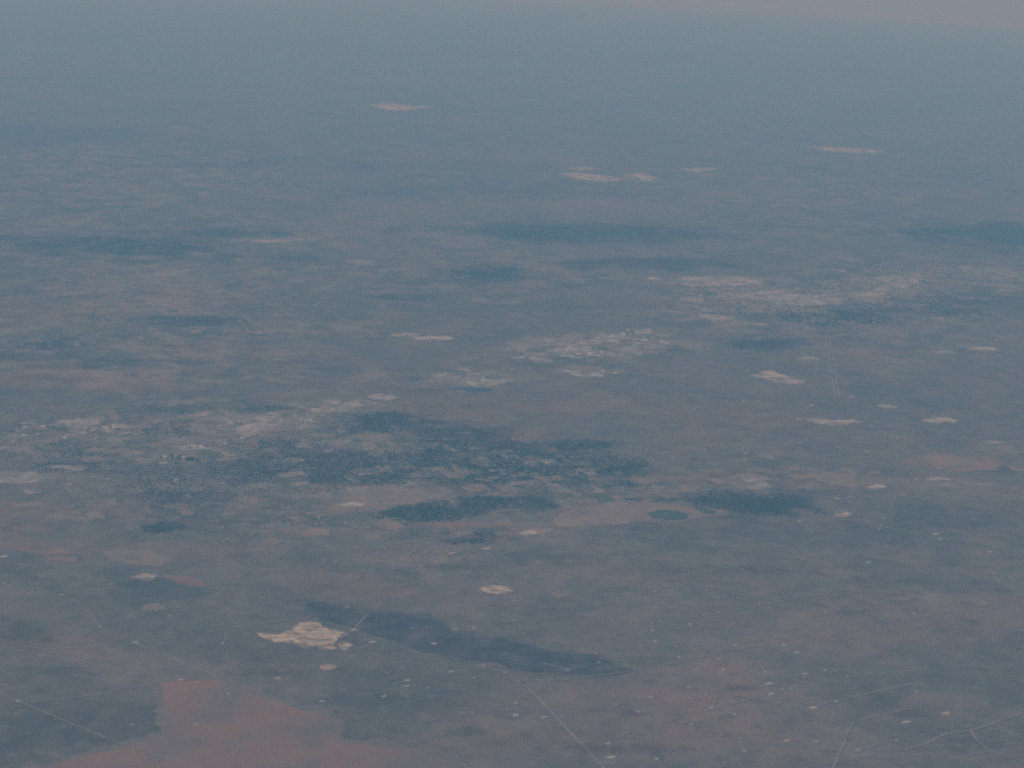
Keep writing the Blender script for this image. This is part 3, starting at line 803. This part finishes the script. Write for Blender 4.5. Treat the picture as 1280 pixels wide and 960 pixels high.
# ------------------------------------------------------------------ downtown towers
def tower(px_, py_, w, d, h, mk, label, crown=True, ang=.45):
    x, y = ground_at(px_, py_)
    e = bpy.data.objects.new('office_tower', None)
    e.location = (x, y, gz(x, y))
    e.rotation_euler = (0, 0, ang)
    COL.objects.link(e)
    tag(e, label, 'office tower')

    def block(name, w, d, z0, z1, m_, inset=0.0):
        vs, fs = [], []
        for z in (z0, z1):
            for sx, sy in ((-1, -1), (1, -1), (1, 1), (-1, 1)):
                vs.append((sx * w / 2, sy * d / 2, z))
        fs = [(3, 2, 1, 0), (4, 5, 6, 7), (0, 1, 5, 4), (1, 2, 6, 5), (2, 3, 7, 6), (3, 0, 4, 7)]
        return new_obj(name, mesh_py(name, vs, fs), m_, e)
    block('podium', w * 1.5, d * 1.5, -.2, h * .12, M['wall'])
    block('shaft', w, d, h * .12 + .02, h * .96, M[mk])
    block('cornice', w * 1.06, d * 1.06, h * .96 + .01, h, M['wall'] if mk != 'stone' else M['stone'])
    if crown:
        block('plant_room', w * .5, d * .5, h + .01, h * 1.07, M['wall'])


tower(215, 574, 3.6, 3.6, 10.5, 'glasswall', 'tall dark tower, third from left in the downtown cluster')
tower(222, 575, 3.2, 3.2, 9.0, 'brownstone', 'tall brown tower in the middle of the downtown cluster')
tower(229.5, 576.5, 3.6, 3.2, 6.8, 'stone', 'bright white tower right of the middle of downtown')
tower(225, 574, 3.0, 3.0, 10.0, 'brownstone', 'thin brown tower just left of the white one downtown')
tower(235, 576.5, 6.0, 4.5, 9.0, 'glasswall', 'broad dark glass tower right of the white one downtown')
tower(240, 575.5, 6.5, 4.5, 7.5, 'glasswall', 'wide dark glass block, second from right downtown')
tower(245.5, 577, 5.0, 4.0, 7.0, 'glasswall', 'dark glass block farthest right downtown')
tower(205.5, 574, 5.0, 4.0, 4.6, 'stone', 'low pale tower second from left downtown')
tower(201, 573, 3.0, 3.0, 5.4, 'glasswall', 'small dark tower farthest left downtown')
tower(219.5, 581, 3.0, 3.0, 7.0, 'glasswall', 'dark tower standing nearest in front of downtown')
tower(220.5, 602, 6.0, 4.0, 4.5, 'stone', 'pale block alone below the downtown cluster')

# ------------------------------------------------------------------ city trees (uncountable at this distance) and house roofs
phi = (1 + 5 ** .5) / 2
ICO = np.array([(-1, phi, 0), (1, phi, 0), (-1, -phi, 0), (1, -phi, 0), (0, -1, phi), (0, 1, phi), (0, -1, -phi), (0, 1, -phi), (phi, 0, -1), (phi, 0, 1), (-phi, 0, -1), (-phi, 0, 1)]) / math.sqrt(1 + phi * phi)
ICF = np.array([(0, 11, 5), (0, 5, 1), (0, 1, 7), (0, 7, 10), (0, 10, 11), (1, 5, 9), (5, 11, 4), (11, 10, 2), (10, 7, 6), (7, 1, 8), (3, 9, 4), (3, 4, 2), (3, 2, 6), (3, 6, 8), (3, 8, 9), (4, 9, 5), (2, 4, 11), (6, 2, 10), (8, 6, 7), (9, 8, 1)])


def world_points(cx, cy, bx, by, n, seed, thr=0.44):
    """Random ground points in a soft uneven patch."""
    g = np.random.default_rng(seed)
    c = [np.array(ground_at(cx + a * bx * 1.3, cy + b * by * 1.3)) for a in (-1, 1) for b in (-1, 1)]
    lo, hi = np.min(c, 0), np.max(c, 0)
    p = g.uniform(lo, hi, (n * 6, 2))
    w = blob(p[:, 0], p[:, 1], cx, cy, bx, by, seed=seed % 50, warp=0.9)
    gaps = 0.5 * fnoise(p[:, 0], p[:, 1], 0.011, 99, 2) + 0.5 * fnoise(p[:, 0], p[:, 1], 0.045, 55, 3)
    k = w * np.clip((gaps - thr + 0.12) / 0.24, 0, 1) > g.random(len(p))
    return p[k][:n]


def canopy(name, patches, label, density=1.0, seed=0, rad=(0.6, 1.7)):
    P = np.concatenate([world_points(cx, cy, bx, by, int(n * density), seed + i) for i, (cx, cy, bx, by, n) in enumerate(patches)])
    n = len(P)
    g = np.random.default_rng(seed + 1)
    r = g.uniform(rad[0], rad[1], n)
    v = ICO[None] * g.uniform(.72, 1.28, (n, 12, 1)) * r[:, None, None]
    v[..., 2] *= 0.42
    v[..., 0] += P[:, 0:1]
    v[..., 1] += P[:, 1:2]
    v[..., 2] += (-(P ** 2).sum(1) / (2 * R_EARTH) + 0.25 + r * .25)[:, None]
    t = ICF[None] + (np.arange(n) * 12)[:, None, None]
    o = new_obj(name, mesh_np(name, v.reshape(-1, 3), t.reshape(-1, 3)), M['tree'])
    return tag(o, label, 'trees', kind='stuff')


canopy('tree_canopy', [(350, 585, 85, 16, 3600), (470, 586, 95, 20, 4800), (580, 575, 90, 26, 4560), (670, 585, 90, 24, 3840), (480, 530, 65, 13, 1920), (580, 545, 50, 13, 1680), (725, 557, 45, 8, 840), (340, 556, 90, 8, 1200), (757, 604, 50, 5, 624), (780, 585, 26, 7, 480), (250, 600, 120, 28, 2160)],
       'broad dark mass of trees over the city right of downtown', seed=300)
canopy('tree_canopy', [(530, 641, 52, 12, 2880), (625, 629, 65, 9, 2400), (588, 672, 50, 10, 1080), (817, 626, 34, 5, 384)], 'dark belt of trees below the city, above the tan pads', seed=330)
canopy('tree_canopy', [(905, 625, 42, 11, 1080), (945, 629, 45, 12, 1200), (990, 638, 44, 7, 1080)], 'blue green wooded triangle right of the crop circles', seed=350)
canopy('tree_canopy', [(203, 660, 26, 7, 528)], 'small dark clump of trees below downtown', seed=360)
canopy('tree_canopy', [(1070, 398, 105, 14, 1008), (950, 430, 52, 10, 288), (1040, 355, 80, 10, 384)], 'dark trees of the far town at upper right', seed=370, rad=(1.0, 2.4))
canopy('tree_canopy', [(345, 513, 60, 5, 528), (195, 540, 60, 9, 624), (90, 582, 50, 7, 624), (60, 560, 90, 12, 720)], 'scattered trees of the left suburbs around the highway strip', seed=380)


def roofs(name, patches, label, seed, size=(0.8, 1.8), material='house', thr=0.2):
    """Low hipped house roofs, too small to tell apart."""
    P = np.concatenate([world_points(cx, cy, bx, by, n, seed + i, thr) for i, (cx, cy, bx, by, n) in enumerate(patches)])
    ca, sa = math.cos(0.45), math.sin(0.45)
    U = np.stack([P[:, 0] * ca + P[:, 1] * sa, -P[:, 0] * sa + P[:, 1] * ca], -1)
    U[:, 1] = np.round(U[:, 1] / 14.0) * 14.0            # rows along the streets
    P = np.stack([U[:, 0] * ca - U[:, 1] * sa, U[:, 0] * sa + U[:, 1] * ca], -1)
    n = len(P)
    g = np.random.default_rng(seed + 5)
    s = g.uniform(size[0], size[1], n)
    box = np.array([(-1, -.7, -.3), (1, -.7, -.3), (1, .7, -.3), (-1, .7, -.3), (-1, -.7, .5), (1, -.7, .5), (1, .7, .5), (-1, .7, .5), (-.5, 0, .8), (.5, 0, .8)])
    tri = np.array([(0, 1, 5), (0, 5, 4), (1, 2, 6), (1, 6, 5), (2, 3, 7), (2, 7, 6), (3, 0, 4), (3, 4, 7), (4, 5, 9), (4, 9, 8), (5, 6, 9), (6, 7, 8), (6, 8, 9), (7, 4, 8)])
    a = 0.45 + g.integers(0, 2, n) * math.pi / 2
    v = np.repeat(box[None], n, 0).copy()
    v[..., :2] *= s[:, None, None]
    x, y = v[..., 0].copy(), v[..., 1].copy()
    v[..., 0] = x * np.cos(a)[:, None] - y * np.sin(a)[:, None] + P[:, 0:1]
    v[..., 1] = x * np.sin(a)[:, None] + y * np.cos(a)[:, None] + P[:, 1:2]
    v[..., 2] += (-(P ** 2).sum(1) / (2 * R_EARTH) + 0.35)[:, None]
    t = tri[None] + (np.arange(n) * 10)[:, None, None]
    o = new_obj(name, mesh_np(name, v.reshape(-1, 3), t.reshape(-1, 3)), M[material])
    return tag(o, label, 'houses', kind='stuff')


roofs('house_roofs', [(480, 575, 230, 42, 4800), (640, 600, 140, 14, 350), (740, 570, 60, 14, 250), (240, 580, 150, 38, 4200), (560, 640, 130, 20, 150), (200, 572, 45, 9, 400), (840, 612, 90, 10, 300)],
      'pale house roofs speckled through the city trees', 400)
roofs('house_roofs', [(22, 597, 42, 7, 500), (70, 550, 170, 40, 4500), (90, 600, 70, 9, 400), (330, 525, 100, 17, 1600), (250, 550, 90, 14, 800), (430, 508, 70, 10, 500)], 'pale roofs of the left suburbs and highway strip', 420)
roofs('house_roofs', [(960, 370, 120, 20, 1500), (1100, 365, 90, 18, 1000), (1080, 405, 110, 10, 500), (1200, 345, 100, 18, 900), (750, 430, 90, 16, 350), (600, 470, 50, 9, 150)], 'pale roofs of the far town and industrial blocks', 440, size=(1.4, 3.6))
roofs('farm_clearings', [(200, 340, 260, 60, 420), (250, 410, 260, 50, 260), (150, 240, 260, 50, 300), (640, 340, 260, 40, 200), (1150, 420, 160, 40, 90), (500, 690, 110, 16, 50), (330, 660, 130, 24, 60), (1000, 250, 260, 40, 150), (900, 560, 130, 22, 60)],
      'scattered tiny tan clearings and farm roofs over the far plain', 460, size=(1.4, 4.4), material='farm', thr=0.45)

# ------------------------------------------------------------------ clouds on the horizon, beyond the haze
def cloud_at(px_, py_, wpx, hpx, label, mk='cloud', dist=61700.0, seed=0, group=None):
    d = fwd + right * ((px_ - 640) / F) + up * ((480 - py_) / F)
    t = dist / d.y
    c = Vector((0, 0, H_CAM)) + d * t
    k = dist / F
    q = random.Random(seed)
    bm = bmesh.new()
    n = max(5, int(wpx / 3.5))
    for i in range(n):
        u = (i + .5) / n * 2 - 1
        hh = hpx * k * (0.35 + 0.65 * (1 - u * u)) * q.uniform(.5, 1.05)
        rx = wpx * k / n * q.uniform(.9, 1.8)
        mm = Matrix.Translation((u * wpx * k / 2, q.uniform(-60, 60), hh * .4 - u * wpx * k / 2 * 0.0)) @ Matrix.Diagonal((rx, rx * .8, hh * .6, 1))
        g = bmesh.ops.create_icosphere(bm, subdivisions=3, radius=1.0)
        for v in g['verts']:
            co = v.co
            b = 1 + .18 * math.sin(5 * co.x + i) * math.cos(4 * co.y + 2 * i) + .14 * math.sin(9 * co.z + 7 * co.x + 3 * i)
            if co.z < 0: co = Vector((co.x, co.y, co.z * .35))
            v.co = mm @ (co * b)
    for f in bm.faces: f.smooth = True
    me = bpy.data.meshes.new('cloud')
    bm.to_mesh(me)
    bm.free()
    o = new_obj('cloud', me, M[mk])
    o.location = c
    o.rotation_euler = (0, 0, 0)
    return tag(o, label, 'cloud', group)


for i, (cx, cy, w, h) in enumerate([(805, 5, 36, 4), (866, 5, 30, 4), (915, 8, 40, 4), (962, 11, 34, 4), (1040, 17, 44, 5), (1072, 19, 18, 4), (1097, 21, 26, 5), (1118, 22, 16, 5), (1146, 25, 30, 5), (1192, 30, 30, 4), (1212, 30, 24, 4), (1258, 34, 30, 3)]):
    cloud_at(cx, cy, w, h, f'{ORD[i]} from left in the row of small faint pinkish clouds on the horizon', seed=i, group='row of clouds on the horizon')
cloud_at(985, 1, 60, 9, 'dark grey cloud cut by the top edge of the picture', 'shadedcloud', dist=62700.0, seed=50)

# ------------------------------------------------------------------ haze
def haze_material():
    m = bpy.data.materials.new('haze')
    m.use_nodes = True
    nt = m.node_tree
    nt.nodes.remove(nt.nodes['Principled BSDF'])
    v = nt.nodes.new('ShaderNodeVolumePrincipled')
    v.inputs['Color'].default_value = (*HAZE_COLOR, 1)
    v.inputs['Absorption Color'].default_value = (1, 1, 1, 1)   # the air scatters and does not absorb
    v.inputs['Density'].default_value = HAZE_DENSITY
    v.inputs['Anisotropy'].default_value = 0.0
    nt.links.new(v.outputs[0], nt.nodes['Material Output'].inputs['Volume'])
    return m


lo, hi = gz(59500, 0) - 0.1, H_CAM + 5
L = 60000.0
hv = [(sx * L, sy * L, z) for z in (lo, hi) for sx, sy in ((-1, -1), (1, -1), (1, 1), (-1, 1))]
hz = new_obj('haze', mesh_py('haze', hv, [(3, 2, 1, 0), (4, 5, 6, 7), (0, 1, 5, 4), (1, 2, 6, 5), (2, 3, 7, 6), (3, 0, 4, 7)]), haze_material())
tag(hz, 'blue grey haze filling the air over the whole plain', 'haze', kind='stuff')
